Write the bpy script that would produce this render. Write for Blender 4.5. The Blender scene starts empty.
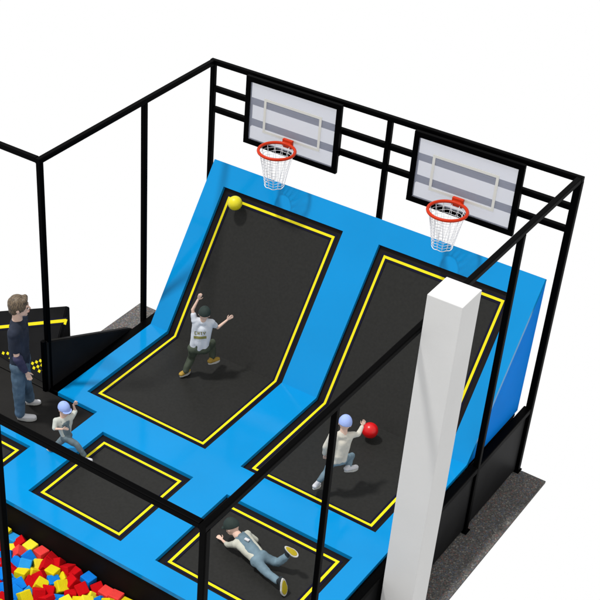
import bpy, bmesh, math, random
from mathutils import Vector as V, Matrix, noise
R = math.radians
random.seed(11)
scene = bpy.context.scene
col = scene.collection
S = 0.565                      # model unit -> metres, applied at the end

# ------------------------------------------------------------------ materials
def nodes_of(m):
    m.use_nodes = True
    nt = m.node_tree
    return nt, nt.nodes['Principled BSDF']

def mat(name, rgb, rough=.6, spec=.3, var=0.0, vscale=8, bump=0.0, bscale=60, rvar=0.0):
    m = bpy.data.materials.new(name)
    nt, b = nodes_of(m)
    b.inputs['Base Color'].default_value = (*rgb, 1)
    b.inputs['Roughness'].default_value = rough
    b.inputs['Specular IOR Level'].default_value = spec
    tc = nt.nodes.new('ShaderNodeTexCoord')
    if var > 0:
        n = nt.nodes.new('ShaderNodeTexNoise'); n.inputs['Scale'].default_value = vscale; n.inputs['Detail'].default_value = 5
        nt.links.new(tc.outputs['Object'], n.inputs['Vector'])
        r = nt.nodes.new('ShaderNodeValToRGB')
        r.color_ramp.elements[0].position = .3; r.color_ramp.elements[1].position = .7
        r.color_ramp.elements[0].color = (*[c * (1 - var) for c in rgb], 1)
        r.color_ramp.elements[1].color = (*[min(1, c * (1 + var)) for c in rgb], 1)
        nt.links.new(n.outputs['Fac'], r.inputs['Fac']); nt.links.new(r.outputs['Color'], b.inputs['Base Color'])
    if rvar > 0:
        n = nt.nodes.new('ShaderNodeTexNoise'); n.inputs['Scale'].default_value = 3.0; n.inputs['Detail'].default_value = 4
        nt.links.new(tc.outputs['Object'], n.inputs['Vector'])
        mr = nt.nodes.new('ShaderNodeMapRange')
        mr.inputs['To Min'].default_value = max(0.02, rough - rvar); mr.inputs['To Max'].default_value = rough + rvar
        nt.links.new(n.outputs['Fac'], mr.inputs['Value']); nt.links.new(mr.outputs['Result'], b.inputs['Roughness'])
    if bump > 0:
        n = nt.nodes.new('ShaderNodeTexNoise'); n.inputs['Scale'].default_value = bscale; n.inputs['Detail'].default_value = 4
        nt.links.new(tc.outputs['Object'], n.inputs['Vector'])
        bp = nt.nodes.new('ShaderNodeBump'); bp.inputs['Strength'].default_value = bump; bp.inputs['Distance'].default_value = .01
        nt.links.new(n.outputs['Fac'], bp.inputs['Height']); nt.links.new(bp.outputs['Normal'], b.inputs['Normal'])
    return m

M = {}
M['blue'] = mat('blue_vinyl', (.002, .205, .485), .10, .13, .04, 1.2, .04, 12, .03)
M['blue_shaded'] = mat('blue_shaded_vinyl', (.001, .165, .58), .6, .02, .06, 1.5, .05, 12)  # same vinyl for the wall cheeks, with their side shade put into the colour
M['mat'] = mat('woven_bed', (.0185, .0185, .0175), .38, .07, .10, 30, .1, 220)
M['cover'] = mat('spring_cover', (.007, .005, .005), .5, .1, .2, 6)
M['navy'] = mat('navy_stitching', (.003, .003, .016), .6, .1)
M['yellow_line'] = mat('yellow_line', (.66, .57, .006), .6, .15, .05, 10)
M['steel'] = mat('black_steel', (.0005, .0005, .0006), .5, .02, .2, 5)
M['panel'] = mat('black_padding', (.0095, .0095, .010), .5, .03, .15, 3, .08, 30)
M['deck'] = mat('black_deck', (.013, .0125, .012), .5, .06, .12, 4, .1, 80)
M['base'] = mat('base_wall', (.0065, .0055, .005), .6, .03, .15, 3)
M['pillar'] = mat('painted_plaster', (.56, .56, .555), .7, .1, .02, 2, .1, 40)
M['rim'] = mat('orange_steel', (.46, .026, .003), .4, .15)
M['net'] = mat('white_cord', (.72, .72, .74), .8, .2)
M['target'] = mat('cream_line', (.60, .59, .55), .6, .1)
M['yball'] = mat('yellow_rubber', (.62, .54, .01), .4, .35, .03, 6)
M['rball'] = mat('red_rubber', (.52, .004, .006), .3, .4, .03, 6)
# carpet
def carpet():
    m = bpy.data.materials.new('speckled_carpet'); nt, b = nodes_of(m)
    b.inputs['Roughness'].default_value = .95; b.inputs['Specular IOR Level'].default_value = .05
    tc = nt.nodes.new('ShaderNodeTexCoord')
    v = nt.nodes.new('ShaderNodeTexVoronoi'); v.inputs['Scale'].default_value = 58
    nt.links.new(tc.outputs['Object'], v.inputs['Vector'])
    sx = nt.nodes.new('ShaderNodeSeparateColor'); nt.links.new(v.outputs['Color'], sx.inputs['Color'])
    r = nt.nodes.new('ShaderNodeValToRGB'); r.color_ramp.interpolation = 'CONSTANT'
    e = r.color_ramp.elements
    cols = [(0, (.07, .068, .065)), (.22, (.105, .10, .09)), (.42, (.10, .115, .15)), (.55, (.15, .14, .125)), (.7, (.17, .09, .08)), (.8, (.055, .055, .055)), (.92, (.25, .24, .21))]
    e[0].position = 0; e[0].color = (*cols[0][1], 1); e[1].position = cols[1][0]; e[1].color = (*cols[1][1], 1)
    for p, c in cols[2:]:
        q = e.new(p); q.color = (*c, 1)
    nt.links.new(sx.outputs['Red'], r.inputs['Fac'])
    n = nt.nodes.new('ShaderNodeTexNoise'); n.inputs['Scale'].default_value = 5
    nt.links.new(tc.outputs['Object'], n.inputs['Vector'])
    mx = nt.nodes.new('ShaderNodeMix'); mx.data_type = 'RGBA'; mx.inputs[0].default_value = .35
    nt.links.new(r.outputs['Color'], mx.inputs[6]); mx.inputs[7].default_value = (.10, .098, .095, 1)
    nt.links.new(mx.outputs[2], b.inputs['Base Color'])
    bp = nt.nodes.new('ShaderNodeBump'); bp.inputs['Strength'].default_value = .4; bp.inputs['Distance'].default_value = .01
    nt.links.new(v.outputs['Distance'], bp.inputs['Height']); nt.links.new(bp.outputs['Normal'], b.inputs['Normal'])
    return m
M['carpet'] = carpet()
def pane():
    m = bpy.data.materials.new('frosted_acrylic'); nt, b = nodes_of(m)
    b.inputs['Base Color'].default_value = (.44, .46, .55, 1); b.inputs['Roughness'].default_value = .3
    b.inputs['Specular IOR Level'].default_value = .15
    t = nt.nodes.new('ShaderNodeBsdfTransparent'); t.inputs['Color'].default_value = (1, 1, 1, 1)
    mx = nt.nodes.new('ShaderNodeMixShader'); mx.inputs[0].default_value = .38
    nt.links.new(t.outputs[0], mx.inputs[1]); nt.links.new(b.outputs[0], mx.inputs[2])
    nt.links.new(mx.outputs[0], nt.nodes['Material Output'].inputs['Surface'])
    return m
M['pane'] = pane()
for n, c in dict(foam_red=(.44, .003, .006), foam_pink=(.66, .045, .04), foam_blue=(.004, .16, .56), foam_light=(.02, .26, .62), foam_yellow=(.60, .50, .008), foam_pale=(.70, .61, .03)).items():
    M[n] = mat(n, c, .9, .06, .08, 9, .25, 70)
for n, (c, v) in dict(skin=((.58, .40, .32), .06), jeans=((.065, .105, .150), .4), jeans_pale=((.13, .19, .23), .3), navy_tee=((.018, .023, .038), .3),
                      slate_sleeve=((.036, .036, .075), .25), white_tee=((.52, .55, .60), .06), ivory=((.50, .48, .42), .08), grey_tee=((.46, .48, .44), .12),
                      olive=((.05, .062, .044), .3), olive_print=((.20, .19, .06), .1), cap_green=((.022, .033, .030), .25), cap_blue=((.27, .36, .66), .08),
                      dungaree=((.12, .18, .22), .25), grey_blue=((.115, .155, .175), .3), shoe_white=((.50, .50, .52), .1), sole=((.42, .42, .40), .05),
                      amber=((.33, .21, .04), .2), sole_yellow=((.32, .25, .012), .15), sock=((.02, .025, .03), .1), cream_shirt=((.42, .42, .36), .18)).items():
    M[n] = mat(n, c, .8, .15, v, 5, .15, 40)
M['eye'] = mat('dark_iris', (.01, .008, .006), .2, .5)
M['lip'] = mat('lip', (.36, .15, .12), .5, .3)
def hairmat():
    m = bpy.data.materials.new('fair_hair'); nt, b = nodes_of(m)
    tc = nt.nodes.new('ShaderNodeTexCoord'); mp = nt.nodes.new('ShaderNodeMapping'); mp.inputs['Scale'].default_value = (22, 22, 5)
    nt.links.new(tc.outputs['Object'], mp.inputs['Vector'])
    n = nt.nodes.new('ShaderNodeTexNoise'); n.inputs['Scale'].default_value = 4; n.inputs['Detail'].default_value = 6
    nt.links.new(mp.outputs['Vector'], n.inputs['Vector'])
    r = nt.nodes.new('ShaderNodeValToRGB'); r.color_ramp.elements[0].position = .35; r.color_ramp.elements[1].position = .65
    r.color_ramp.elements[0].color = (.025, .016, .009, 1); r.color_ramp.elements[1].color = (.15, .105, .06, 1)
    nt.links.new(n.outputs['Fac'], r.inputs['Fac']); nt.links.new(r.outputs['Color'], b.inputs['Base Color'])
    b.inputs['Roughness'].default_value = .6
    return m
M['hair'] = hairmat()

# ------------------------------------------------------------------ helpers
def tag(o, label=None, cat=None, group=None, kind=None):
    if label: o['label'] = label
    if cat: o['category'] = cat
    if group: o['group'] = group
    if kind: o['kind'] = kind
    return o
def empty(name, loc, label, cat, group=None):
    o = bpy.data.objects.new(name, None); col.objects.link(o); o.location = loc; o.empty_display_size = .1
    return tag(o, label, cat, group)
def obj(name, bm, m, parent=None, smooth=False, loc=None):
    me = bpy.data.meshes.new(name)
    bmesh.ops.recalc_face_normals(bm, faces=bm.faces)
    bm.to_mesh(me); bm.free()
    me.materials.append(M[m] if isinstance(m, str) else m)
    if smooth:
        for p in me.polygons: p.use_smooth = True
    o = bpy.data.objects.new(name, me); col.objects.link(o)
    if parent is not None: o.parent = parent
    if loc is not None: o.location = loc
    return o
def wloc(o):                       # world location of a parent (only translations are used)
    p = V((0, 0, 0))
    while o is not None: p += o.location; o = o.parent
    return p
def NB(): return bmesh.new()
def box(bm, a, b, off=(0, 0, 0), bev=0.0):
    a = V(a); b = V(b); off = V(off)
    vs = [bm.verts.new(V((x, y, z)) - off) for x in (a.x, b.x) for y in (a.y, b.y) for z in (a.z, b.z)]
    fs = [(0, 1, 3, 2), (4, 6, 7, 5), (0, 4, 5, 1), (2, 3, 7, 6), (0, 2, 6, 4), (1, 5, 7, 3)]
    F = [bm.faces.new([vs[i] for i in f]) for f in fs]
    if bev > 0:
        es = list({e for f in F for e in f.edges})
        bmesh.ops.bevel(bm, geom=es, offset=bev, segments=2, affect='EDGES', profile=.5)
def prism(bm, poly, vec):          # extrude a polygon (list of 3D points) by vec
    vec = V(vec)
    a = [bm.verts.new(V(p)) for p in poly]; b = [bm.verts.new(V(p) + vec) for p in poly]
    bm.faces.new(a); bm.faces.new(b[::-1])
    n = len(poly)
    for i in range(n): bm.faces.new([a[i], a[(i + 1) % n], b[(i + 1) % n], b[i]])
def bar(bm, a, b, w, up=(0, 0, 1), off=(0, 0, 0), h=None):       # square tube between two points
    a = V(a) - V(off); b = V(b) - V(off); d = (b - a).normalized(); up = V(up)
    if abs(d.dot(up)) > .95: up = V((1, 0, 0))
    s = d.cross(up).normalized(); u = s.cross(d).normalized(); w2 = w / 2; h2 = (h or w) / 2
    poly = [a + s * w2 + u * h2, a - s * w2 + u * h2, a - s * w2 - u * h2, a + s * w2 - u * h2]
    n0 = len(bm.verts)
    prism(bm, poly, b - a)
    bm.verts.ensure_lookup_table()
    vs = bm.verts[n0:]
    es = list({e for v in vs for e in v.link_edges if abs((e.verts[0].co - e.verts[1].co).normalized().dot(d)) > .99})
    bmesh.ops.bevel(bm, geom=es, offset=w * .16, segments=2, affect='EDGES', profile=.5)
def tube(bm, pts, r, closed=False, seg=6):
    pts = [V(p) for p in pts]; n = len(pts); rings = []
    for i, p in enumerate(pts):
        if closed: d = pts[(i + 1) % n] - pts[i - 1]
        else: d = pts[min(i + 1, n - 1)] - pts[max(i - 1, 0)]
        d.normalize(); up = V((0, 0, 1)) if abs(d.z) < .9 else V((1, 0, 0))
        s = d.cross(up).normalized(); u = s.cross(d)
        rings.append([bm.verts.new(p + (s * math.cos(t) + u * math.sin(t)) * r) for t in [2 * math.pi * k / seg for k in range(seg)]])
    for i in range(n if closed else n - 1):
        A, B = rings[i], rings[(i + 1) % n]
        for k in range(seg): bm.faces.new([A[k], A[(k + 1) % seg], B[(k + 1) % seg], B[k]])
    if not closed: bm.faces.new(rings[0][::-1]); bm.faces.new(rings[-1])
def ball_bm(r, seg=40):
    bm = NB(); bmesh.ops.create_uvsphere(bm, u_segments=seg, v_segments=seg // 2, radius=r); return bm

# ------------------------------------------------------------------ the court surface
HP = 1.96
XL, XR = .344, 8.846
YB, YS = -2.786, -.313             # foot and top of the leaning wall
ZT = 5.407
sl = V((0, YS - YB, ZT - HP)); SLEN = sl.length; sd = sl.normalized(); sn = V((0, -sd.z, sd.y))
def surf(x, s, d=0.0):             # s: y on the floor, past YB it climbs the leaning wall; d: depth below pad top
    if s < YB - 1e-6: return V((x, s, HP - d))
    if s < YB + 1e-6:              # mitre at the fold
        k = d / math.cos(0) ; half = math.atan2(sd.z, sd.y) / 2
        return V((x, YB + d * math.tan(half), HP - d))
    p = V((x, YB, HP)) + sd * (s - YB) - sn * d
    return p
def sheet(xs, ss, holes, inside, d0, d1, off=(0, 0, 0)):
    """slab over a grid of x and s cuts with rectangular holes; d0 top depth, d1 bottom depth"""
    bm = NB(); off = V(off); vt = {}; vb = {}
    def vv(D, i, j, d):
        if (i, j) not in D: D[(i, j)] = bm.verts.new(surf(xs[i], ss[j], d) - off)
        return D[(i, j)]
    def solid(i, j):
        if i < 0 or j < 0 or i >= len(xs) - 1 or j >= len(ss) - 1: return False
        cx = (xs[i] + xs[i + 1]) / 2; cs = (ss[j] + ss[j + 1]) / 2
        if not inside(cx, cs): return False
        return not any(a < cx < b and c < cs < d for a, b, c, d in holes)
    for i in range(len(xs) - 1):
        for j in range(len(ss) - 1):
            if not solid(i, j): continue
            q = [(i, j), (i + 1, j), (i + 1, j + 1), (i, j + 1)]
            bm.faces.new([vv(vt, *k, d0) for k in q]); bm.faces.new([vv(vb, *k, d1) for k in q][::-1])
            for (di, dj, a, b) in ((0, -1, 0, 1), (1, 0, 1, 2), (0, 1, 2, 3), (-1, 0, 3, 0)):
                if not solid(i + di, j + dj):
                    bm.faces.new([vv(vt, *q[b], d0), vv(vt, *q[a], d0), vv(vb, *q[a], d1), vv(vb, *q[b], d1)])
    return bm
TOPS = YB + SLEN
# trampoline beds: (yellow line rectangle)
STOP = YB + SLEN * (4.803 - HP) / (ZT - HP)
beds = [(1.05, 3.944, -5.597, STOP), (5.281, 8.16, -5.597, STOP), (2.242, 4.288, -8.95, -6.907), (5.56, 8.169, -8.95, -6.907), (-1.5, .92, -9.2, -8.26)]
MG = .205
holes = [(a - MG, b + MG, c - MG, d + MG) for a, b, c, d in beds]
court = empty('trampoline_court', (4.6, -6.2, 0), 'blue padded trampoline court with leaning back wall on a black walled base', 'trampoline court')
CO = V(court.location)
xs = sorted({-4.0, XL, 1.497, XR} | {h[0] for h in holes} | {h[1] for h in holes})
ss = sorted({-9.642, -7.65, -6.239, YB, TOPS} | {h[2] for h in holes} | {h[3] for h in holes})
def inside(x, s):
    if s > -6.239: return XL < x < XR
    if s > -7.65: return 1.497 < x < XR
    return x < XR
pb = sheet(xs, ss, holes, inside, 0, .10, CO)
# roll the outer edges slightly
es = [e for e in pb.edges if len(e.link_faces) == 2 and e.calc_face_angle(0) > 1.2]
bmesh.ops.bevel(pb, geom=es, offset=.016, segments=2, affect='EDGES', profile=.5, clamp_overlap=True)
obj('blue_pad', pb, 'blue', court)
# cheeks of the leaning wall (blue) and its back
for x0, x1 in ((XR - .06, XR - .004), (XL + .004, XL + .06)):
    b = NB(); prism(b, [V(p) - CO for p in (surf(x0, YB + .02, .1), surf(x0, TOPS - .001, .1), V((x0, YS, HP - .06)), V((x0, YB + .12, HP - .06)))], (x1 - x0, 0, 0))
    obj('wall_cheek', b, 'blue_shaded', court)
b = NB(); box(b, (XL + .06, YS - .06, .2), (XR - .06, YS - .004, ZT - .1), CO); obj('back_panel', b, 'base', court)
# base walls
b = NB(); box(b, (-4, -9.60, .1), (XR - .05, -9.50, HP - .105), CO); obj('front_wall', b, 'base', court)
for y0, y1 in ((-12.75, -9.34), (-9.26, -6.02), (-5.94, -2.66), (-2.57, -.10)):
    b = NB(); box(b, (8.93, y0, .07), (9.0, y1, HP - .2), CO, .012); obj('side_panel', b, 'panel', court)
b = NB(); box(b, (8.88, -9.7, HP - .22), (9.06, -.05, HP - .06), CO, .02); obj('edge_rail', b, 'steel', court)
b = NB(); box(b, (.06, -6.2, HP - .22), (.335, -.05, HP - .05), CO, .02); obj('edge_rail', b, 'steel', court)
b = NB(); box(b, (.1, -6.2, .07), (.2, -.1, HP - .22), CO); obj('side_panel', b, 'panel', court)
b = NB(); box(b, (XL, YB + .05, HP - .2), (XR - .02, YS - .07, HP - .12), CO); obj('wall_base', b, 'base', court)
# trampolines
def frame_sheet(rect, w, d, off, fold):
    a, b_, c, e = rect
    xs_ = [a - w, a + w, b_ - w, b_ + w]; ss_ = [c - w, c + w, e - w, e + w]
    if fold: ss_ = sorted(ss_ + [YB])
    return sheet(xs_, ss_, [(a + w, b_ - w, c + w, e - w)], lambda x, s: True, d, d + .006, off)
labels = ['tall black trampoline bed bending up the blue wall at left, under the yellow ball',
          'tall black trampoline bed bending up the blue wall behind the white pillar',
          'square black floor trampoline in the middle, beside the running child',
          'black floor trampoline under the child lying face down',
          'black floor trampoline cut off by the left edge of the photo']
for (rect, hole, lb) in zip(beds, holes, labels):
    a, b_, c, e = hole; fold = e > YB
    base = V(((a + b_) / 2, (c + min(e, YB)) / 2, HP - .2))
    t = empty('trampoline', base, lb, 'trampoline', 'trampolines set in the blue padding')
    ss_ = [c - .03, e + .03] + ([YB] if fold else [])
    o = obj('jumping_bed', sheet([a - .03, b_ + .03], sorted(ss_), [], lambda x, s: True, .104, .14, base), 'mat', t)
    # spring cover : the near black margin around the bed
    w = .10
    xs_ = [a - .02, rect[0] - w + .02, rect[1] + w - .02, b_ + .02]; s2 = [c - .02, rect[2] - w + .02, rect[3] + w - .02, e + .02]
    if fold: s2 = sorted(s2 + [YB])
    obj('spring_cover', sheet(xs_, s2, [(xs_[1], xs_[2], s2[1], s2[-2])], lambda x, s: True, .094, .103, base), 'cover', t)
    st = obj('stitched_border', frame_sheet(rect, .078, .087, base, fold), 'navy', t)
    obj('yellow_line', frame_sheet(rect, .029, .080, base, fold), 'yellow_line', t)

# ------------------------------------------------------------------ carpet
b = NB(); box(b, (-2.2, -13.6, -.06), (9.72, .06, 0)); o = obj('carpet_floor', b, 'carpet'); tag(o, kind='structure')
# ------------------------------------------------------------------ black landing deck at left
dk = empty('landing_deck', (-1, -6.5, HP - .4), 'black landing deck where the man in jeans stands', 'deck'); DO = V(dk.location)
b = NB(); box(b, (-4, -7.64, HP - .3), (1.487, -6.262, HP - .09), DO, .01); obj('deck_board', b, 'deck', dk)
b = NB(); box(b, (-4, -6.235, HP - .3), (.05, -5.75, HP - .085), DO, .01); obj('deck_board', b, 'deck', dk)
b = NB(); box(b, (-4, -6.262, HP - .3), (.05, -6.235, HP - .13), DO); obj('joint_strip', b, 'navy', dk)
# ------------------------------------------------------------------ sloping black wall pads at left
w2 = empty('side_wall_pad', (0, -4.7, HP - .1), 'low black triangular side wall tapering down beside the blue edge', 'padded wall'); WO = V(w2.location)
b = NB(); prism(b, [V(p) - WO for p in ((-.06, -6.25, HP - .1), (-.06, -6.25, 3.24), (-.06, -3.25, HP + .0), (-.06, -3.1, HP - .1))], (.12, 0, 0))
bmesh.ops.bevel(b, geom=b.edges[:], offset=.02, segments=2, affect='EDGES'); obj('wall_padding', b, 'panel', w2)
b = NB(); bar(b, (0, -6.27, HP - .1), (0, -6.27, 3.25), .1, off=WO); obj('end_trim', b, 'steel', w2)
# leaning pad with yellow line and chequers
Lb = V((-1.68, -5.971, HP - .08)); Bb = V((-.10, -6.123, HP - .08)); T = V((-.398, -5.0, 3.351)); TL = V((-2.192, -5.352, 2.645))
e1 = (Bb - Lb).normalized()
Lb2 = Lb - e1 * 1.6; TL2 = TL + (TL - T).normalized() * 1.6
w1 = empty('leaning_wall_pad', (-1.2, -5.5, HP - .1), 'leaning black padded wall with a yellow line and yellow chequers, behind the man', 'padded wall'); LO = V(w1.location)
nrm = (Bb - Lb).cross(T - Lb).normalized()
if nrm.y > 0: nrm = -nrm
b = NB(); prism(b, [p - LO for p in (Lb2, Bb, T, TL2)], -nrm * .14)
bmesh.ops.bevel(b, geom=b.edges[:], offset=.02, segments=2, affect='EDGES'); obj('wall_padding', b, 'panel', w1)
b = NB(); prism(b, [p - LO - V((0, .03, 0)) - nrm * .145 for p in (Bb, T, V((T.x, T.y, HP - .15)))], (-.08, .0, 0)); obj('side_gusset', b, 'panel', w1)
def strip(bm, p, q, w, lift, z=.006):
    p = V(p); q = V(q); d = (q - p).normalized(); s = nrm.cross(d).normalized() * w / 2
    prism(bm, [x - LO + nrm * lift for x in (p + s, q + s, q - s, p - s)], nrm * z)
def onp(p):
    p = V(p); return p - nrm * (p - Lb).dot(nrm)
b = NB(); strip(b, onp((-3.6, -5.89, 1.69)), onp((-.23, -5.187, 3.12)), .15, .002); obj('line_edging', b, 'navy', w1)
b = NB(); strip(b, onp((-3.6, -5.89, 1.69)), onp((-.25, -5.191, 3.113)), .075, .010); strip(b, onp((-.25, -5.191, 3.15)), onp((-.235, -5.24, 3.03)), .07, .018); obj('yellow_line', b, 'yellow_line', w1)
ck = [(-1.63, -5.92, 1.99), (-1.38, -5.95, 1.98), (-1.12, -5.98, 1.96), (-1.50, -5.90, 2.03), (-1.25, -5.93, 2.02)]
pe = onp((-.62, -5.97, 2.05)); ue = nrm.cross(e1).normalized(); ue = ue if ue.z > 0 else -ue
ck += [tuple(pe + e1 * (.09 * a) + ue * (.075 * c)) for a in range(-2, 5) for c in range(0, 5) if (a + c) % 2 == 0 and c <= a + 2.5]
for p in ck:
    b = NB(); p = onp(p); strip(b, p - e1 * .036, p + e1 * .036, .062, .004); obj('yellow_chequer', b, 'yellow_line', w1)

# ------------------------------------------------------------------ steel cage
H = 7.692; W = 9.0; Y1 = -6.121; Y2 = -2.63; YF = -12.829; XM = 4.685
cage = empty('steel_cage', (4.5, -6, 0), 'black square tube steel cage around and over the court', 'steel frame'); GO = V(cage.location)
PW = .12
def post(x, y, z0=0.0, foot=True):
    pw = {0.0: .15, -2.61: .13, -9.294: .105, YF: .125}[y] if x == W else PW
    b = NB(); bar(b, (x, y, z0), (x, y, H - .06), pw, off=GO)
    if foot: box(b, (x - .10, y - .10, z0 + .002), (x + .10, y + .10, z0 + .03), GO)
    obj('post', b, 'steel', cage)
for x, y in ((0, 0), (W, 0.0), (XM, 0), (W, -2.61), (W, -9.294), (W, YF), (0, Y2), (4.96, YF)): post(x, y)
post(0, Y1, 0)
def beam(a, b_, w=PW, name='beam'):
    b = NB(); bar(b, a, b_, w, off=GO); obj(name, b, 'steel', cage)
beam((-.068, 0, H), (W + .068, 0, H)); beam((0, Y1 - .068, H), (0, -.07, H)); beam((W, YF - .068, H), (W, -.07, H))
beam((-3, YF, H), (W - .07, YF, H)); beam((-6, Y1, H), (-.07, Y1, H))
for z in (7.035, 6.514):
    beam((.07, 0, z), (XM - .07, 0, z), .125, 'rail'); beam((XM + .07, 0, z), (W - .07, 0, z), .125, 'rail')

# ------------------------------------------------------------------ basketball hoops
def hoop(x0, x1, z0, z1, xr, label):
    yb = -.2; root = empty('basketball_hoop', ((x0 + x1) / 2, yb, z0), label, 'basketball hoop', 'basketball hoops on the back rails'); O = V(root.location)
    fw = .125
    b = NB()
    for a, c in (((x0, z0), (x1, z0 + fw)), ((x0, z1 - fw), (x1, z1)), ((x0, z0 + fw), (x0 + fw, z1 - fw)), ((x1 - fw, z0 + fw), (x1, z1 - fw))):
        box(b, (a[0], yb - .04, a[1]), (c[0], yb + .05, c[1]), O, .008)
    bb = obj('board_frame', b, 'steel', root)
    b = NB(); box(b, (x0 + fw - .01, yb - .015, z0 + fw - .01), (x1 - fw + .01, yb + .015, z1 - fw + .01), O); obj('board_pane', b, 'pane', root)
    tx0, tx1, tz0, tz1, w = xr - .75, xr + .78, 6.46, 7.31, .062
    b = NB()
    for a, c in (((tx0, tz0), (tx1, tz0 + w)), ((tx0, tz1 - w), (tx1, tz1)), ((tx0, tz0 + w), (tx0 + w, tz1 - w)), ((tx1 - w, tz0 + w), (tx1, tz1 - w))):
        box(b, (a[0], yb - .022, a[1]), (c[0], yb - .017, c[1]), O)
    obj('target_square', b, 'target', root)
    for x in (x0 + .065, x1 - .065):
        b = NB(); box(b, (x - .04, yb + .05, 6.45), (x + .04, -.065, 7.1), O); obj('mounting_bracket', b, 'steel', root)
    cy, cz, r = -.76, 6.45, .415
    c = V((xr, cy, cz)) - O
    b = NB(); tube(b, [c + V((math.cos(t) * r, math.sin(t) * r, 0)) for t in [2 * math.pi * k / 48 for k in range(48)]], .036, True, 10)
    rim = obj('rim', b, 'rim', root, True)
    b = NB(); box(b, (xr - .13, yb - .14, cz - .10), (xr + .13, yb - .062, cz + .10), O, .01)
    box(b, (xr - .10, cy + r - .02, cz - .045), (xr + .10, yb - .13, cz + .045), O, .01)
    obj('rim_bracket', b, 'rim', rim)
    # net
    b = NB(); L = .84; rb = .235; N = 14
    def rr(t): return r - .01 + (rb - r) * (t ** .8)
    for k in range(N):
        for sgn in (1, -1):
            pts = []
            for q in range(13):
                t = q / 12; a = 2 * math.pi * (k + sgn * t * .5) / N
                pts.append(c + V((math.cos(a) * rr(t), math.sin(a) * rr(t), -.02 - t * L)))
            tube(b, pts, .0045, False, 5)
    for q in range(1, 12):
        t = q / 11; tube(b, [c + V((math.cos(a) * rr(t), math.sin(a) * rr(t), -.02 - t * L + .01 * math.sin(7 * a))) for a in [2 * math.pi * k / 42 for k in range(42)]], (.0045 if q < 11 else .009), True, 5)
    obj('net', b, 'net', root, True)
hoop(1.07, 3.59, 6.06, 7.74, 2.33, 'basketball hoop with orange rim and frosted board, left one near the corner post')
hoop(5.39, 7.92, 6.05, 7.72, 6.63, 'basketball hoop with orange rim and frosted board, right one above the white pillar')

# ------------------------------------------------------------------ pillar
b = NB(); box(b, (9.112, -6.755, 0), (9.77, -6.07, 8.5), (9.44, -6.4, 0), .012)
o = obj('pillar', b, 'pillar', loc=(9.44, -6.4, 0)); tag(o, 'tall square white pillar standing in front of the right hand side', 'pillar')

# ------------------------------------------------------------------ balls
o = obj('ball', ball_bm(.172), 'yball', None, True, (1.395, -.935, 4.855)); tag(o, 'yellow ball in the air at the top of the left leaning trampoline', 'ball')
o = obj('ball', ball_bm(.178), 'rball', None, True, (6.72, -3.24, 2.13)); tag(o, 'shiny red ball by the hand of the child in the blue cap and white jumper', 'ball')

# ------------------------------------------------------------------ foam pit
pit = empty('foam_pit', (2.5, -12, 0), 'black pit base holding the foam cubes below the front wall', 'foam pit'); PO = V(pit.location)
b = NB(); box(b, (-4, -13.4, .02), (6.9, -9.62, .80), PO); obj('pit_floor', b, 'base', pit)
b = NB(); box(b, (6.9, -13.4, .02), (7.0, -9.62, 1.6), PO); obj('pit_wall', b, 'panel', pit)
b = NB(); box(b, (-4, -13.5, .02), (7.0, -13.4, 1.6), PO); obj('pit_wall', b, 'panel', pit)
cubes = {}
for n in ('foam_red', 'foam_pink', 'foam_blue', 'foam_light', 'foam_yellow', 'foam_pale'):
    b = NB(); s = .124; box(b, (-s, -s, -s), (s, s, s), (0, 0, 0), .016)
    me = bpy.data.meshes.new('foam_cube'); b.to_mesh(me); b.free(); me.materials.append(M[n]); cubes[n] = me
first = ['foam_yellow', 'foam_yellow', 'foam_light', 'foam_red', 'foam_pale', 'foam_pink', 'foam_red', 'foam_red', 'foam_red', 'foam_red', 'foam_blue', 'foam_red', 'foam_pink', 'foam_pink', 'foam_yellow', 'foam_red', 'foam_blue', 'foam_yellow']
words = {'foam_red': 'red', 'foam_pink': 'light red', 'foam_blue': 'blue', 'foam_light': 'light blue', 'foam_yellow': 'yellow', 'foam_pale': 'pale yellow'}
ordn = ['first', 'second', 'third', 'fourth', 'fifth', 'sixth', 'seventh', 'eighth', 'ninth', 'tenth', 'eleventh', 'twelfth', 'thirteenth', 'fourteenth', 'fifteenth', 'sixteenth', 'seventeenth', 'eighteenth']
rnd = random.Random(8)
for j in range(13):
    cnt = {}; y = -9.78 - .225 * j
    for i in range(24):
        x = (1.62 + .25 * i) if j == 0 else 1.42 + .238 * i + (.11 if j % 2 else 0)
        if x < 1.2 + .17 * j or x > 6.5 - .02 * j: continue
        if j == 0:
            k = first[i % len(first)]; rot = (rnd.gauss(0, .14), rnd.gauss(0, .14), rnd.gauss(0, .12)); z = 1.06 + rnd.uniform(-.05, .10)
            if k in ('foam_red',): rot = (rnd.uniform(-.6, .6), rnd.uniform(-.6, .6), rnd.uniform(-.7, .7))
        else:
            v = noise.noise(V((x * 1.7, y * 1.7, 3.7))) * .6 + rnd.uniform(-.5, .5)
            k = ('foam_yellow' if rnd.random() < .7 else 'foam_pale') if v > .18 else 'foam_red' if v > -.15 else ('foam_blue' if rnd.random() < .75 else 'foam_light')
            if k == 'foam_red' and rnd.random() < .10: k = 'foam_pink'
            rot = (rnd.uniform(-.8, .8), rnd.uniform(-.8, .8), rnd.uniform(-1.5, 1.5)); z = 1.01 + rnd.uniform(-.08, .10)
        o = bpy.data.objects.new('foam_cube', cubes[k]); col.objects.link(o)
        o.location = (x + rnd.uniform(-.04, .04), y + (0 if j == 0 else rnd.uniform(-.04, .04)), z); o.rotation_euler = rot
        cnt[k] = cnt.get(k, 0) + 1
        rw = 'row touching the wall' if j == 0 else '%s row from the wall' % ordn[j]
        tag(o, '%s foam cube, %s %s from the left in %s' % (words[k], ordn[cnt[k] - 1], words[k], rw), 'foam cube', 'foam cubes in the pit')

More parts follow.
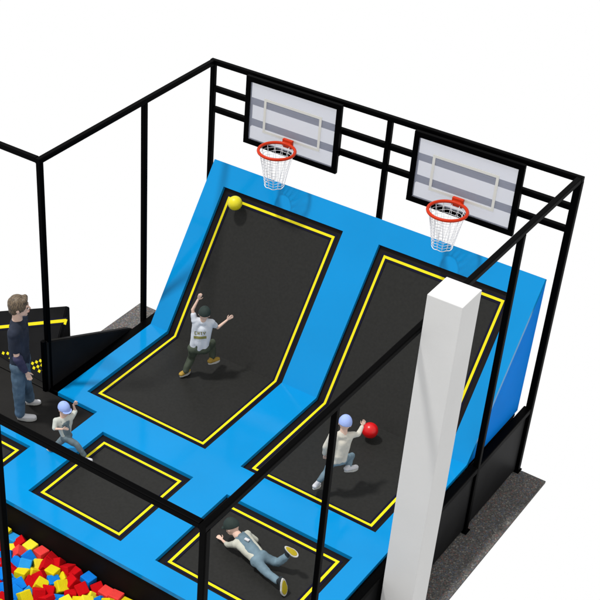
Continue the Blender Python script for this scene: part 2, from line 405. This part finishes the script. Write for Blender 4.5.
# ------------------------------------------------------------------ people
def cap_bm(bm, a, b, ra, rb, seg=14, flat=None):
    """tapered capsule; flat=(axis vector, factor) squeezes the section"""
    a = V(a); b = V(b); d = b - a; L = d.length
    d = d.normalized() if L > 1e-6 else V((0, 0, 1))
    up = V((0, 0, 1)) if abs(d.z) < .9 else V((1, 0, 0))
    s = d.cross(up).normalized(); u = s.cross(d).normalized()
    rings = []
    prof = [(-math.cos(t) * ra, math.sin(t) * ra, 0) for t in (.0, .4, .8, 1.2, 1.57)] + [(L + math.sin(t) * rb, math.cos(t) * rb, 1) for t in (0, .4, .8, 1.2, 1.57)]
    for (z, r, _) in prof:
        if r < 1e-3: r = 1e-3
        ring = []
        for k in range(seg):
            t = 2 * math.pi * k / seg; o = (s * math.cos(t) + u * math.sin(t)) * r
            if flat: ax = V(flat[0]).normalized(); o = o - ax * o.dot(ax) * (1 - flat[1])
            ring.append(bm.verts.new(a + d * z + o))
        rings.append(ring)
    for A, B in zip(rings, rings[1:]):
        for k in range(seg): bm.faces.new([A[k], A[(k + 1) % seg], B[(k + 1) % seg], B[k]])
    bm.faces.new(rings[0][::-1]); bm.faces.new(rings[-1])
def ell(bm, c, ax, r):              # ellipsoid, ax = 3 orthonormal axes, r = radii
    c = V(c); m = Matrix((ax[0] * r[0], ax[1] * r[1], ax[2] * r[2])).transposed()
    res = bmesh.ops.create_uvsphere(bm, u_segments=20, v_segments=12, radius=1)
    for v in res['verts']: v.co = m @ v.co + c
def remeshed(name, bm, m, parent, voxel=.012, smooth=2, wrinkle=0.0, wsc=9.0, seed=0):
    me = bpy.data.meshes.new(name + '_raw'); bmesh.ops.recalc_face_normals(bm, faces=bm.faces); bm.to_mesh(me); bm.free()
    o = bpy.data.objects.new('tmp', me); col.objects.link(o)
    r = o.modifiers.new('r', 'REMESH'); r.mode = 'VOXEL'; r.voxel_size = voxel; r.use_smooth_shade = True
    if smooth: s = o.modifiers.new('s', 'SMOOTH'); s.factor = .5; s.iterations = smooth
    dg = bpy.context.evaluated_depsgraph_get(); dg.update()
    me2 = bpy.data.meshes.new_from_object(o.evaluated_get(dg)); me2.name = name
    bpy.data.objects.remove(o); bpy.data.meshes.remove(me)
    if wrinkle > 0:
        for v in me2.vertices:
            p = v.co * wsc + V((seed, seed, 0))
            v.co += v.normal * wrinkle * (noise.noise(p) + .6 * noise.noise(V((p.x * 2.2, p.y * 2.2, p.z * 1.1))))
    me2.materials.clear(); me2.materials.append(M[m])
    for p in me2.polygons: p.use_smooth = True
    o = bpy.data.objects.new(name, me2); col.objects.link(o)
    if parent is not None: o.parent = parent
    return o
def hand(bm, w, h, L, out):         # w wrist, h palm centre, L hand length, out = thumb side
    w = V(w); h = V(h); d = (h - w).normalized(); out = V(out); out = (out - d * out.dot(d)).normalized(); n = d.cross(out)
    p1 = w + d * L * .45
    cap_bm(bm, w + d * L * .1, p1 - out * L * .10, L * .13, L * .115, flat=(n, .6)); cap_bm(bm, w + d * L * .1, p1 + out * L * .10, L * .13, L * .115, flat=(n, .6))
    for k, (o_, ln) in enumerate(((.19, .42), (.065, .5), (-.065, .46), (-.18, .36))):
        a = p1 + out * L * o_; b = a + (d + out * o_ * .3) * L * ln * .55; c = b + (d * .85 + n * .5 + out * o_ * .2).normalized() * L * ln * .5
        cap_bm(bm, a, b, L * .062, L * .055, 8); cap_bm(bm, b, c, L * .055, L * .045, 8)
    t0 = w + d * L * .15 + out * L * .14; t1 = t0 + (d * .6 + out * .75) * L * .28
    cap_bm(bm, t0, t1, L * .075, L * .06, 8); cap_bm(bm, t1, t1 + (d * .9 + out * .25).normalized() * L * .24, L * .06, L * .05, 8)
def axes(face, up):
    F = V(face).normalized(); U = V(up); U = (U - F * U.dot(F)).normalized(); Rr = F.cross(U).normalized(); return Rr, F, U
def person(base, J, hgt, hd, face, up, label, sp):
    """J joints (local), hgt standing height, hd head height, face direction, sp clothing spec"""
    root = empty('person', base, label, 'person')
    J = {k: V(v) for k, v in J.items()}; g = hgt
    Rr, F, U = axes(face, up); hc = J['head']; k = hd / 2
    bm = NB()
    # head
    ell(bm, hc + U * k * .12, (Rr, F, U), (k * .66, k * .80, k * .86))
    ell(bm, hc - U * k * .42 + F * k * .22, (Rr, F, U), (k * .47, k * .52, k * .50))
    ell(bm, hc - U * k * .78 + F * k * .50, (Rr, F, U), (k * .20, k * .20, k * .16))
    cap_bm(bm, hc + F * k * .80 + U * k * .08, hc + F * k * .92 - U * k * .18, k * .06, k * .10, 8)
    cap_bm(bm, hc + F * k * .78 - U * k * .45 - Rr * k * .14, hc + F * k * .78 - U * k * .45 + Rr * k * .14, k * .075, k * .075, 8)
    cap_bm(bm, hc + F * k * .72 + U * k * .17 - Rr * k * .3, hc + F * k * .72 + U * k * .17 + Rr * k * .3, k * .09, k * .09, 8)
    for s in (-1, 1): ell(bm, hc + Rr * s * k * .68 - F * k * .05 - U * k * .05, (Rr, F, U), (k * .09, k * .17, k * .25))
    cap_bm(bm, hc - U * k * .5 - F * k * .15, J['neck'] * .7 + J['chest'] * .3, hd * .21, hd * .24)
    # torso
    tf = sp.get('torso', 1.0)
    sh = .062 * g * tf
    fl = None
    cap_bm(bm, J['shL'], J['shR'], .034 * g, .034 * g)
    cap_bm(bm, J['chest'], J['waist'], .062 * g * tf, .056 * g * tf)
    cap_bm(bm, J['shL'].lerp(J['chest'], .35), J['hipL'].lerp(J['waist'], .3), .040 * g, .042 * g)
    cap_bm(bm, J['shR'].lerp(J['chest'], .35), J['hipR'].lerp(J['waist'], .3), .040 * g, .042 * g)
    cap_bm(bm, J['hipL'], J['hipR'], .055 * g, .055 * g)
    for s in 'LR':
        cap_bm(bm, J['sh' + s], J['el' + s], .028 * g, .021 * g); cap_bm(bm, J['el' + s], J['wr' + s], .022 * g, .0145 * g)
        d = (J['ha' + s] - J['wr' + s]).normalized()
        hand(bm, J['wr' + s], J['ha' + s], (.083 if g > 2.6 else .108) * g, V(sp.get('thumb' + s, (0, 0, 1))))
        cap_bm(bm, J['hip' + s], J['knee' + s], .05 * g, .033 * g); cap_bm(bm, J['knee' + s], J['ank' + s], .034 * g, .02 * g)
    remeshed('body', bm, 'skin', root, .0105 if g < 2.6 else .014, 2)
    # eyes and mouth
    for s in (-1, 1):
        b = NB(); ell(b, hc + F * k * .735 + U * k * .02 + Rr * s * k * .27, (Rr, F, U), (k * .10, k * .07, k * .06)); obj('eye', b, 'eye', root, True)
    b = NB(); ell(b, hc + F * k * .80 - U * k * .455, (Rr, F, U), (k * .2, k * .08, k * .05)); obj('mouth', b, 'lip', root, True)
    # trousers
    p = sp['trousers']; q = p.get('fat', 1.0); b = NB()
    cap_bm(b, J['hipL'], J['hipR'], .066 * g * q, .066 * g * q)
    cap_bm(b, (J['hipL'] + J['hipR']) / 2, J['waist'], .066 * g * q, .06 * g * q)
    for s in 'LR':
        a = J['knee' + s].lerp(J['ank' + s], p.get('len', .92))
        cap_bm(b, J['hip' + s], J['knee' + s], .059 * g * q, .045 * g * q); cap_bm(b, J['knee' + s], a, .045 * g * q, .038 * g * q)
    if p.get('bib'):
        cap_bm(b, (J['hipL'] + J['hipR']) / 2, J['waist'], .074 * g, .084 * g)
        bk = V(p['back']) * .018 * g; cap_bm(b, J['waist'] + bk * .5, J['chest'] + bk - (J['neck'] - J['chest']) * .0, .082 * g * tf, .074 * g * tf)
    tr = remeshed('trousers' if not p.get('bib') else 'dungarees', b, p['mat'], root, .016 if g < 2.6 else .018, 2, .013, 7, 3)
    if p.get('bib'):
        for s in 'LR':
            b = NB(); up_ = (J['neck'] - J['waist']).normalized(); back = V(p['back'])
            c0 = J['chest'].lerp(J['sh' + s], .35)
            cap_bm(b, c0 + back * .066 * g - up_ * .03 * g, J['neck'].lerp(J['sh' + s], .55) + back * .03 * g - up_ * .01 * g, .018 * g, .016 * g)
            remeshed('strap', b, p['mat'], tr, .01, 1)
    # shirt
    p = sp['shirt']; q = p.get('fat', 1.0); b = NB()
    cap_bm(b, J['shL'], J['shR'], .046 * g, .046 * g); cap_bm(b, J['chest'], J['waist'], .083 * g * tf * q, .078 * g * tf * q)
    cap_bm(b, J['chest'], J['neck'].lerp(J['chest'], .42), .07 * g * tf, .05 * g)
    hem = p.get('hem', .5); hc_ = (J['hipL'] + J['hipR']) / 2
    los = [J['waist'].lerp(J['hip' + s], hem) for s in 'LR']; cap_bm(b, los[0], los[1], .066 * g * q, .066 * g * q); cap_bm(b, (J['shL'] + J['shR']) / 2, (J['shL'] + J['shR']) / 2 + (J['neck'] - J['chest']) * .16, .062 * g, .054 * g); cap_bm(b, J['waist'], (los[0] + los[1]) / 2, .078 * g * q, .074 * g * q)
    for s in 'LR':
        lo = J['waist'].lerp(J['hip' + s], hem)
        cap_bm(b, J['sh' + s].lerp(J['chest'], .3), lo, .058 * g * q, .062 * g * q)
        f = p.get('sleeve', .5)
        if f <= 1: cap_bm(b, J['sh' + s], J['sh' + s].lerp(J['el' + s], f), .042 * g, .038 * g)
        else:
            cap_bm(b, J['sh' + s], J['el' + s], .042 * g, .034 * g); cap_bm(b, J['el' + s], J['el' + s].lerp(J['wr' + s], f - 1), .034 * g, .028 * g)
    st = remeshed('shirt', b, p['mat'], root, .016 if g < 2.6 else .018, 2, .009, 7, 7)
    if p.get('cuffs'):
        for s in 'LR':
            b = NB(); cap_bm(b, J['el' + s].lerp(J['wr' + s], .12), J['el' + s].lerp(J['wr' + s], .9), .030 * g, .022 * g)
            remeshed('sleeve', b, p['cuffs'], root, .012, 2, .005, 12, 1)
    # shoes
    for s in 'LR':
        f = sp['feet'][s]; heel = V(f[0]); toe = V(f[1]); n = V(f[2]).normalized()      # n = away from the sole
        d = (toe - heel); L = d.length; d.normalize(); n = (n - d * n.dot(d)).normalized(); sdv = d.cross(n)
        b = NB()
        cap_bm(b, heel + n * L * .2 + d * L * .12, toe + n * L * .14 - d * L * .16, L * .17, L * .155, flat=(n, .8))
        cap_bm(b, heel + n * L * .2 + d * L * .18, J['ank' + s], L * .17, L * .14)
        so = remeshed('shoe', b, sp['shoe'], root, .011, 2)
        b = NB(); ring = []
        for t in range(20):
            a = 2 * math.pi * t / 20; w = .19 + .03 * math.cos(a)
            ring.append(heel + d * L * (.5 + .5 * math.cos(a)) + sdv * L * w * math.sin(a) * (1.15 if math.cos(a) > 0 else 1))
        prism(b, ring, n * L * .10); obj('sole', b, sp['sole'], so)
        if sp.get('tread'):
            b = NB(); c0 = sum(ring, V()) / 20; prism(b, [c0 + (v - c0) * .80 - n * L * .035 for v in ring], n * L * .034); obj('tread', b, sp['tread'], so)
    # head wear / hair
    b = NB()
    if sp['head'] == 'hair':
        ell(b, hc + U * k * .26 - F * k * .10, (Rr, F, U), (k * .80, k * .88, k * .84))
        ell(b, hc - U * k * .18 - F * k * .42, (Rr, F, U), (k * .62, k * .52, k * .62))
        cap_bm(b, hc + U * k * .72 + F * k * .50 - Rr * k * .3, hc + U * k * .72 + F * k * .50 + Rr * k * .3, k * .26, k * .26)
        for s in (-1, 1): cap_bm(b, hc + Rr * s * k * .62 + F * k * .12 + U * k * .3, hc + Rr * s * k * .66 + F * k * .12 - U * k * .02, k * .16, k * .08)
        remeshed('hair', b, 'hair', root, .012, 2, .009, 11, 2)
    else:
        c = hc + U * k * .14
        bmesh.ops.create_uvsphere(b, u_segments=28, v_segments=16, radius=1)
        m3 = Matrix((Rr * k * .80, F * k * .93, U * k * .98)).transposed()
        bmesh.ops.bisect_plane(b, geom=b.verts[:] + b.edges[:] + b.faces[:], plane_co=(0, 0, -.06), plane_no=(0, 0, 1), clear_inner=True)
        bmesh.ops.holes_fill(b, edges=b.edges[:])
        for v in b.verts: v.co = m3 @ v.co + c
        cp = obj('cap', b, sp['head'], root, True)
        # brim
        br = V(sp.get('brim', F)).normalized(); sd_ = br.cross(U).normalized(); b = NB(); ring = []
        for t in range(13):
            a = -math.pi / 2 + math.pi * t / 12; ring.append(c + br * (k * .62 + k * .60 * math.cos(a)) + sd_ * k * .72 * math.sin(a) - U * k * .04 * (1 + math.cos(a)))
        prism(b, ring, U * k * .07); obj('brim', b, sp['head'], cp)
        b = NB(); ell(b, c + U * k * .97, (Rr, F, U), (k * .09, k * .09, k * .06)); obj('button', b, sp['head'], cp, True)
        if sp.get('nape'):
            b = NB(); ell(b, hc - U * k * .18 - F * k * .32, (Rr, F, U), (k * .66, k * .56, k * .5)); remeshed('hair', b, sp['nape'], root, .012, 1, .01, 18, 2)
    return root, J, st
UP = (0, 0, 1)
# standing man (profile, facing right)
man, Jm, _ = person((.163, -7.26, 1.876), {'head': (0.06, 0.05, 2.90), 'neck': (0.01, 0.01, 2.58), 'chest': (0.02, 0.01, 2.21), 'waist': (0.03, 0.01, 1.71), 'hipL': (-.04, 0.14, 1.45), 'hipR': (0.10, -0.12, 1.45), 'kneeL': (-0.02, 0.19, 0.76), 'kneeR': (0.09, -0.15, 0.78), 'ankL': (-0.10, 0.38, 0.17), 'ankR': (0.09, -0.15, 0.17),
    'shL': (-0.13, 0.30, 2.38), 'shR': (0.17, -0.27, 2.42), 'elL': (-0.17, 0.40, 1.80), 'elR': (0.24, -0.30, 1.86), 'wrL': (-0.22, 0.38, 1.36), 'wrR': (0.34, -0.15, 1.42), 'haL': (-0.22, 0.38, 1.18), 'haR': (0.38, -0.10, 1.26)},
    3.08, .50, (.79, .61, 0), UP, 'standing man in navy shirt and jeans with fair hair, seen from the side',
    dict(trousers=dict(mat='jeans', fat=1.0, len=1.0), shirt=dict(mat='navy_tee', sleeve=.66, fat=.97, hem=.75), cuffs=None, shoe='shoe_white', sole='sole', head='hair',
         feet={'R': ((.03, -.19, 0.0), (.38, .07, 0.0), UP), 'L': ((-.17, .33, 0), (.07, .57, 0), UP)}, thumbR=(.7, .6, .2), thumbL=(.7, .6, .2), torso=.93))
for s in 'LR':
    b = NB(); cap_bm(b, Jm['el' + s].lerp(Jm['wr' + s], .10), Jm['el' + s].lerp(Jm['wr' + s], .88), .036 * 3.08, .024 * 3.08); remeshed('sleeve', b, 'slate_sleeve', man, .012, 2, .008, 12, 1)
# boy 1, jumping on the left bed, seen from behind
boy, Jb, tee = person((2.129, -3.874, 1.866), {'head': (0.35, 0.27, 1.73), 'neck': (0.32, 0.25, 1.54), 'chest': (0.32, 0.24, 1.34), 'waist': (0.30, 0.17, 1.0), 'hipL': (0.20, 0.10, 0.81), 'hipR': (0.40, 0.26, 0.80), 'kneeL': (0.10, 0.18, 0.46), 'kneeR': (0.32, 0.68, 0.69), 'ankL': (0.06, 0.00, 0.15), 'ankR': (0.42, 0.55, 0.40),
    'shL': (0.18, 0.14, 1.55), 'shR': (0.49, 0.38, 1.50), 'elL': (0.09, 0.18, 1.78), 'elR': (0.53, 0.56, 1.27), 'wrL': (0.14, 0.30, 2.01), 'wrR': (0.62, 0.79, 1.39), 'haL': (0.18, 0.32, 2.13), 'haR': (0.66, 0.89, 1.44)},
    1.76, .35, (-.45, .9, -.05), (.05, .1, 1), 'child in white printed tee and dark cap jumping with arms raised on the left bed',
    dict(trousers=dict(mat='olive', fat=1.15, len=.95), shirt=dict(mat='white_tee', sleeve=.55, fat=1.0, hem=.85), shoe='amber', sole='sole', head='cap_green', nape=None,
         feet={'L': ((-.0, -.12, 0.02), (0.04, .22, 0.02), UP), 'R': ((.42, .40, 0.28), (.50, .74, 0.25), UP)}, thumbL=(.7, .5, 0), thumbR=(-.2, .2, 1)))
# print on the back of the tee (unreadable in the photo: short olive marks)
b = NB()
from mathutils.bvhtree import BVHTree
def project_print(rects, root, mesh_obj, view, cen, rt, up_, matn, name):
    bv = BVHTree.FromPolygons([v.co.copy() for v in mesh_obj.data.vertices], [tuple(p.vertices) for p in mesh_obj.data.polygons])
    b = NB()
    for (x0, y0, x1, y1) in rects:
        nx, ny = max(1, int((x1 - x0) / .02)), max(1, int((y1 - y0) / .02)); G = {}
        for i in range(nx + 1):
            for j in range(ny + 1):
                o_ = cen + rt * (x0 + (x1 - x0) * i / nx) + up_ * (y0 + (y1 - y0) * j / ny) - view * 1.0
                hit = bv.ray_cast(o_, view)[0]
                if hit is not None: G[(i, j)] = b.verts.new(hit - view * .006)
        for i in range(nx):
            for j in range(ny):
                q = [(i, j), (i + 1, j), (i + 1, j + 1), (i, j + 1)]
                if all(t in G for t in q): b.faces.new([G[t] for t in q])
    obj(name, b, matn, mesh_obj)
vw = V((-.45, .82, -.35)).normalized(); rt_ = V((.79, .61, 0)).normalized(); up_ = rt_.cross(vw).normalized()
rects = [(-.15, -.10, .14, -.035)]
for i, gph in enumerate(([(0, 0, .016, .08), (0, 0, .05, .016), (0, .064, .05, .08)], [(0, 0, .016, .08), (.034, 0, .05, .08), (0, .032, .05, .048)], [(0, .064, .05, .08), (.017, 0, .033, .08)], [(0, .04, .016, .08), (.034, .04, .05, .08), (.017, 0, .033, .048)])):
    for r_ in gph: rects.append((-.13 + i * .068 + r_[0], .0 + r_[1], -.13 + i * .068 + r_[2], .0 + r_[3]))
project_print(rects, boy, tee, vw, Jb['chest'] * .62 + Jb['waist'] * .38, rt_, up_, 'olive_print', 'shirt_print')
# boy 2 with the red ball
person((6.832, -5.348, 1.81), {'head': (0.20, 0.28, 1.83), 'neck': (0.22, 0.23, 1.62), 'chest': (0.23, 0.17, 1.42), 'waist': (0.22, 0.10, 1.12), 'hipL': (0.14, 0.02, 0.96), 'hipR': (0.27, 0.22, 0.94), 'kneeL': (0.06, 0.02, 0.68), 'kneeR': (0.27, 0.60, 0.80), 'ankL': (-0.02, -0.15, 0.46), 'ankR': (0.35, 0.36, 0.72),
    'shL': (0.06, 0.04, 1.60), 'shR': (0.35, 0.34, 1.57), 'elL': (-0.03, -0.02, 1.28), 'elR': (0.37, 0.58, 1.44), 'wrL': (-0.07, 0.07, 1.02), 'wrR': (0.37, 0.72, 1.56), 'haL': (-0.08, 0.12, 0.88), 'haR': (0.39, 0.76, 1.70)},
    1.62, .35, (-.5, .9, -.15), (.05, .15, 1), 'child in light blue cap and ivory jumper leaping beside the red ball',
    dict(trousers=dict(mat='jeans_pale', fat=1.0, len=.9), torso=.9, shirt=dict(mat='ivory', sleeve=1.9, fat=.95, hem=.85), shoe='shoe_white', sole='sole', head='cap_blue',
         feet={'L': ((-.06, -.28, 0.30), (-.10, .03, 0.20), (0, .3, 1)), 'R': ((.32, .26, 0.62), (.46, .58, 0.58), UP)}, thumbR=(-.8, 0, .2), thumbL=(.7, .5, 0)))
# runner at the platform
run, Jr, _ = person((1.955, -7.654, 1.88), {'head': (-0.11, -0.08, 1.27), 'neck': (-0.12, -0.09, 1.07), 'chest': (-0.12, -0.09, 0.92), 'waist': (-0.10, -0.09, 0.66), 'hipL': (-0.10, -.00, 0.52), 'hipR': (-0.05, -0.14, 0.54), 'kneeL': (-0.24, -0.14, 0.30), 'kneeR': (0.19, -0.06, 0.43), 'ankL': (-0.40, -.26, 0.12), 'ankR': (0.34, 0.02, 0.14),
    'shL': (-.02, 0.06, 1.0), 'shR': (-0.20, -0.24, 1.0), 'elL': (-.04, 0.20, 1.06), 'elR': (-0.17, -0.34, 0.86), 'wrL': (-0.06, 0.17, 1.24), 'wrR': (0.02, -0.30, 0.92), 'haL': (0.00, 0.18, 1.33), 'haR': (0.12, -0.24, 0.94)},
    1.44, .315, (.95, -.2, -.15), (.1, 0, 1), 'small child in light blue cap, pale shirt and grey-blue dungarees running on the blue pad',
    dict(trousers=dict(mat='grey_blue', fat=1.08, len=.9, bib=True, back=(.8, -.4, 0)), shirt=dict(mat='grey_tee', sleeve=.9, fat=.98, hem=.6), shoe='shoe_white', sole='sole', head='cap_blue',
         feet={'L': ((-.48, -.28, .10), (-.30, -.20, .0), (-.4, 0, 1)), 'R': ((.26, -.02, .02), (.50, .10, .01), UP)}, thumbR=(0, 0, 1), thumbL=(.7, .5, 0)))
# child lying face down
ly, Jl, _ = person((6.703, -7.996, 1.866), {'head': (-0.51, 0.25, 0.42), 'neck': (-0.37, 0.20, 0.36), 'chest': (-0.19, 0.18, 0.30), 'waist': (0.14, 0.06, 0.24), 'hipL': (0.30, -0.07, 0.22), 'hipR': (0.34, 0.10, 0.24), 'kneeL': (0.64, -0.16, 0.16), 'kneeR': (0.62, 0.20, 0.16), 'ankL': (0.93, -0.25, 0.20), 'ankR': (0.82, 0.20, 0.46),
    'shL': (-0.26, 0.02, 0.28), 'shR': (-0.22, 0.38, 0.30), 'elL': (-0.46, 0.06, 0.10), 'elR': (-0.10, 0.50, 0.12), 'wrL': (-0.63, 0.11, 0.10), 'wrR': (-0.26, 0.44, 0.06), 'haL': (-0.77, 0.15, 0.10), 'haR': (-0.38, 0.38, 0.06)},
    1.74, .37, (-.85, -.05, -.45), (-.4, .1, .9), 'child in dark green cap, cream shirt and pale blue dungarees lying face down',
    dict(trousers=dict(mat='dungaree', fat=1.08, len=.9, bib=True, back=(.1, -.05, 1)), shirt=dict(mat='cream_shirt', sleeve=1.25, fat=.96, hem=.75), shoe='sock', sole='sole', tread='sole_yellow', head='cap_green',
         feet={'L': ((1.06, -.28, .38), (1.16, -.34, .02), (-1, .25, -.05)), 'R': ((.74, .22, .66), (1.06, .20, .60), (-.15, .3, -1))}, thumbL=(0, .8, .2), thumbR=(-.2, -.8, .2)))
b = NB(); c = Jl['chest'].lerp(Jl['waist'], .35) + V((.02, -.03, .165)); prism(b, [c + V(p) for p in ((-.05, -.03, 0), (.05, -.03, 0), (.05, .03, 0), (-.05, .03, 0))], (0, 0, .02)); obj('patch', b, 'shoe_white', ly)

# ------------------------------------------------------------------ light, world, camera
w = bpy.data.worlds.new('World'); scene.world = w; w.use_nodes = True
bg = w.node_tree.nodes['Background']; bg.inputs['Color'].default_value = (1, 1, 1, 1); bg.inputs['Strength'].default_value = 1.0
l = bpy.data.lights.new('sun', 'SUN'); l.energy = 3.0; l.angle = R(5); l.color = (1, .985, .96)
lo = bpy.data.objects.new('sun', l); col.objects.link(lo); lo.location = (0, 0, 12)
lo.rotation_euler = V((-.30, -.25, 1)).to_track_quat('Z', 'Y').to_euler()
cam = bpy.data.cameras.new('camera'); co = bpy.data.objects.new('camera', cam); col.objects.link(co); scene.camera = co
t_, y_, r_ = .649164666, -.653208495, .00748502904
d = V((math.sin(y_) * math.cos(t_), math.cos(y_) * math.cos(t_), -math.sin(t_))); rt = V((math.cos(y_), -math.sin(y_), 0)); up = rt.cross(d)
rt2 = rt * math.cos(r_) + up * math.sin(r_); up2 = up * math.cos(r_) - rt * math.sin(r_)
m = Matrix((rt2, up2, -d)).transposed().to_4x4(); m.translation = V((17.0695028, -24.7386724, 21.1605615)) * S
co.matrix_world = m
cam.sensor_fit = 'HORIZONTAL'; cam.sensor_width = 36; cam.lens = 1383.31706 / 600 * 36
cam.shift_x = (300 - 147.780371) / 600; cam.shift_y = (381.066254 - 300) / 600
cam.clip_start = .1; cam.clip_end = 500
# to metres
Sm = Matrix.Scale(S, 4)
for me in {o.data for o in col.objects if o.type == 'MESH'}: me.transform(Sm)
for o in col.objects:
    if o.type in ('MESH', 'EMPTY') or o is lo: o.location *= S
scene.view_settings.view_transform = 'Standard'; scene.view_settings.look = 'None'; scene.view_settings.exposure = 0; scene.view_settings.gamma = 1
scene.render.resolution_x = scene.render.resolution_y = 1024
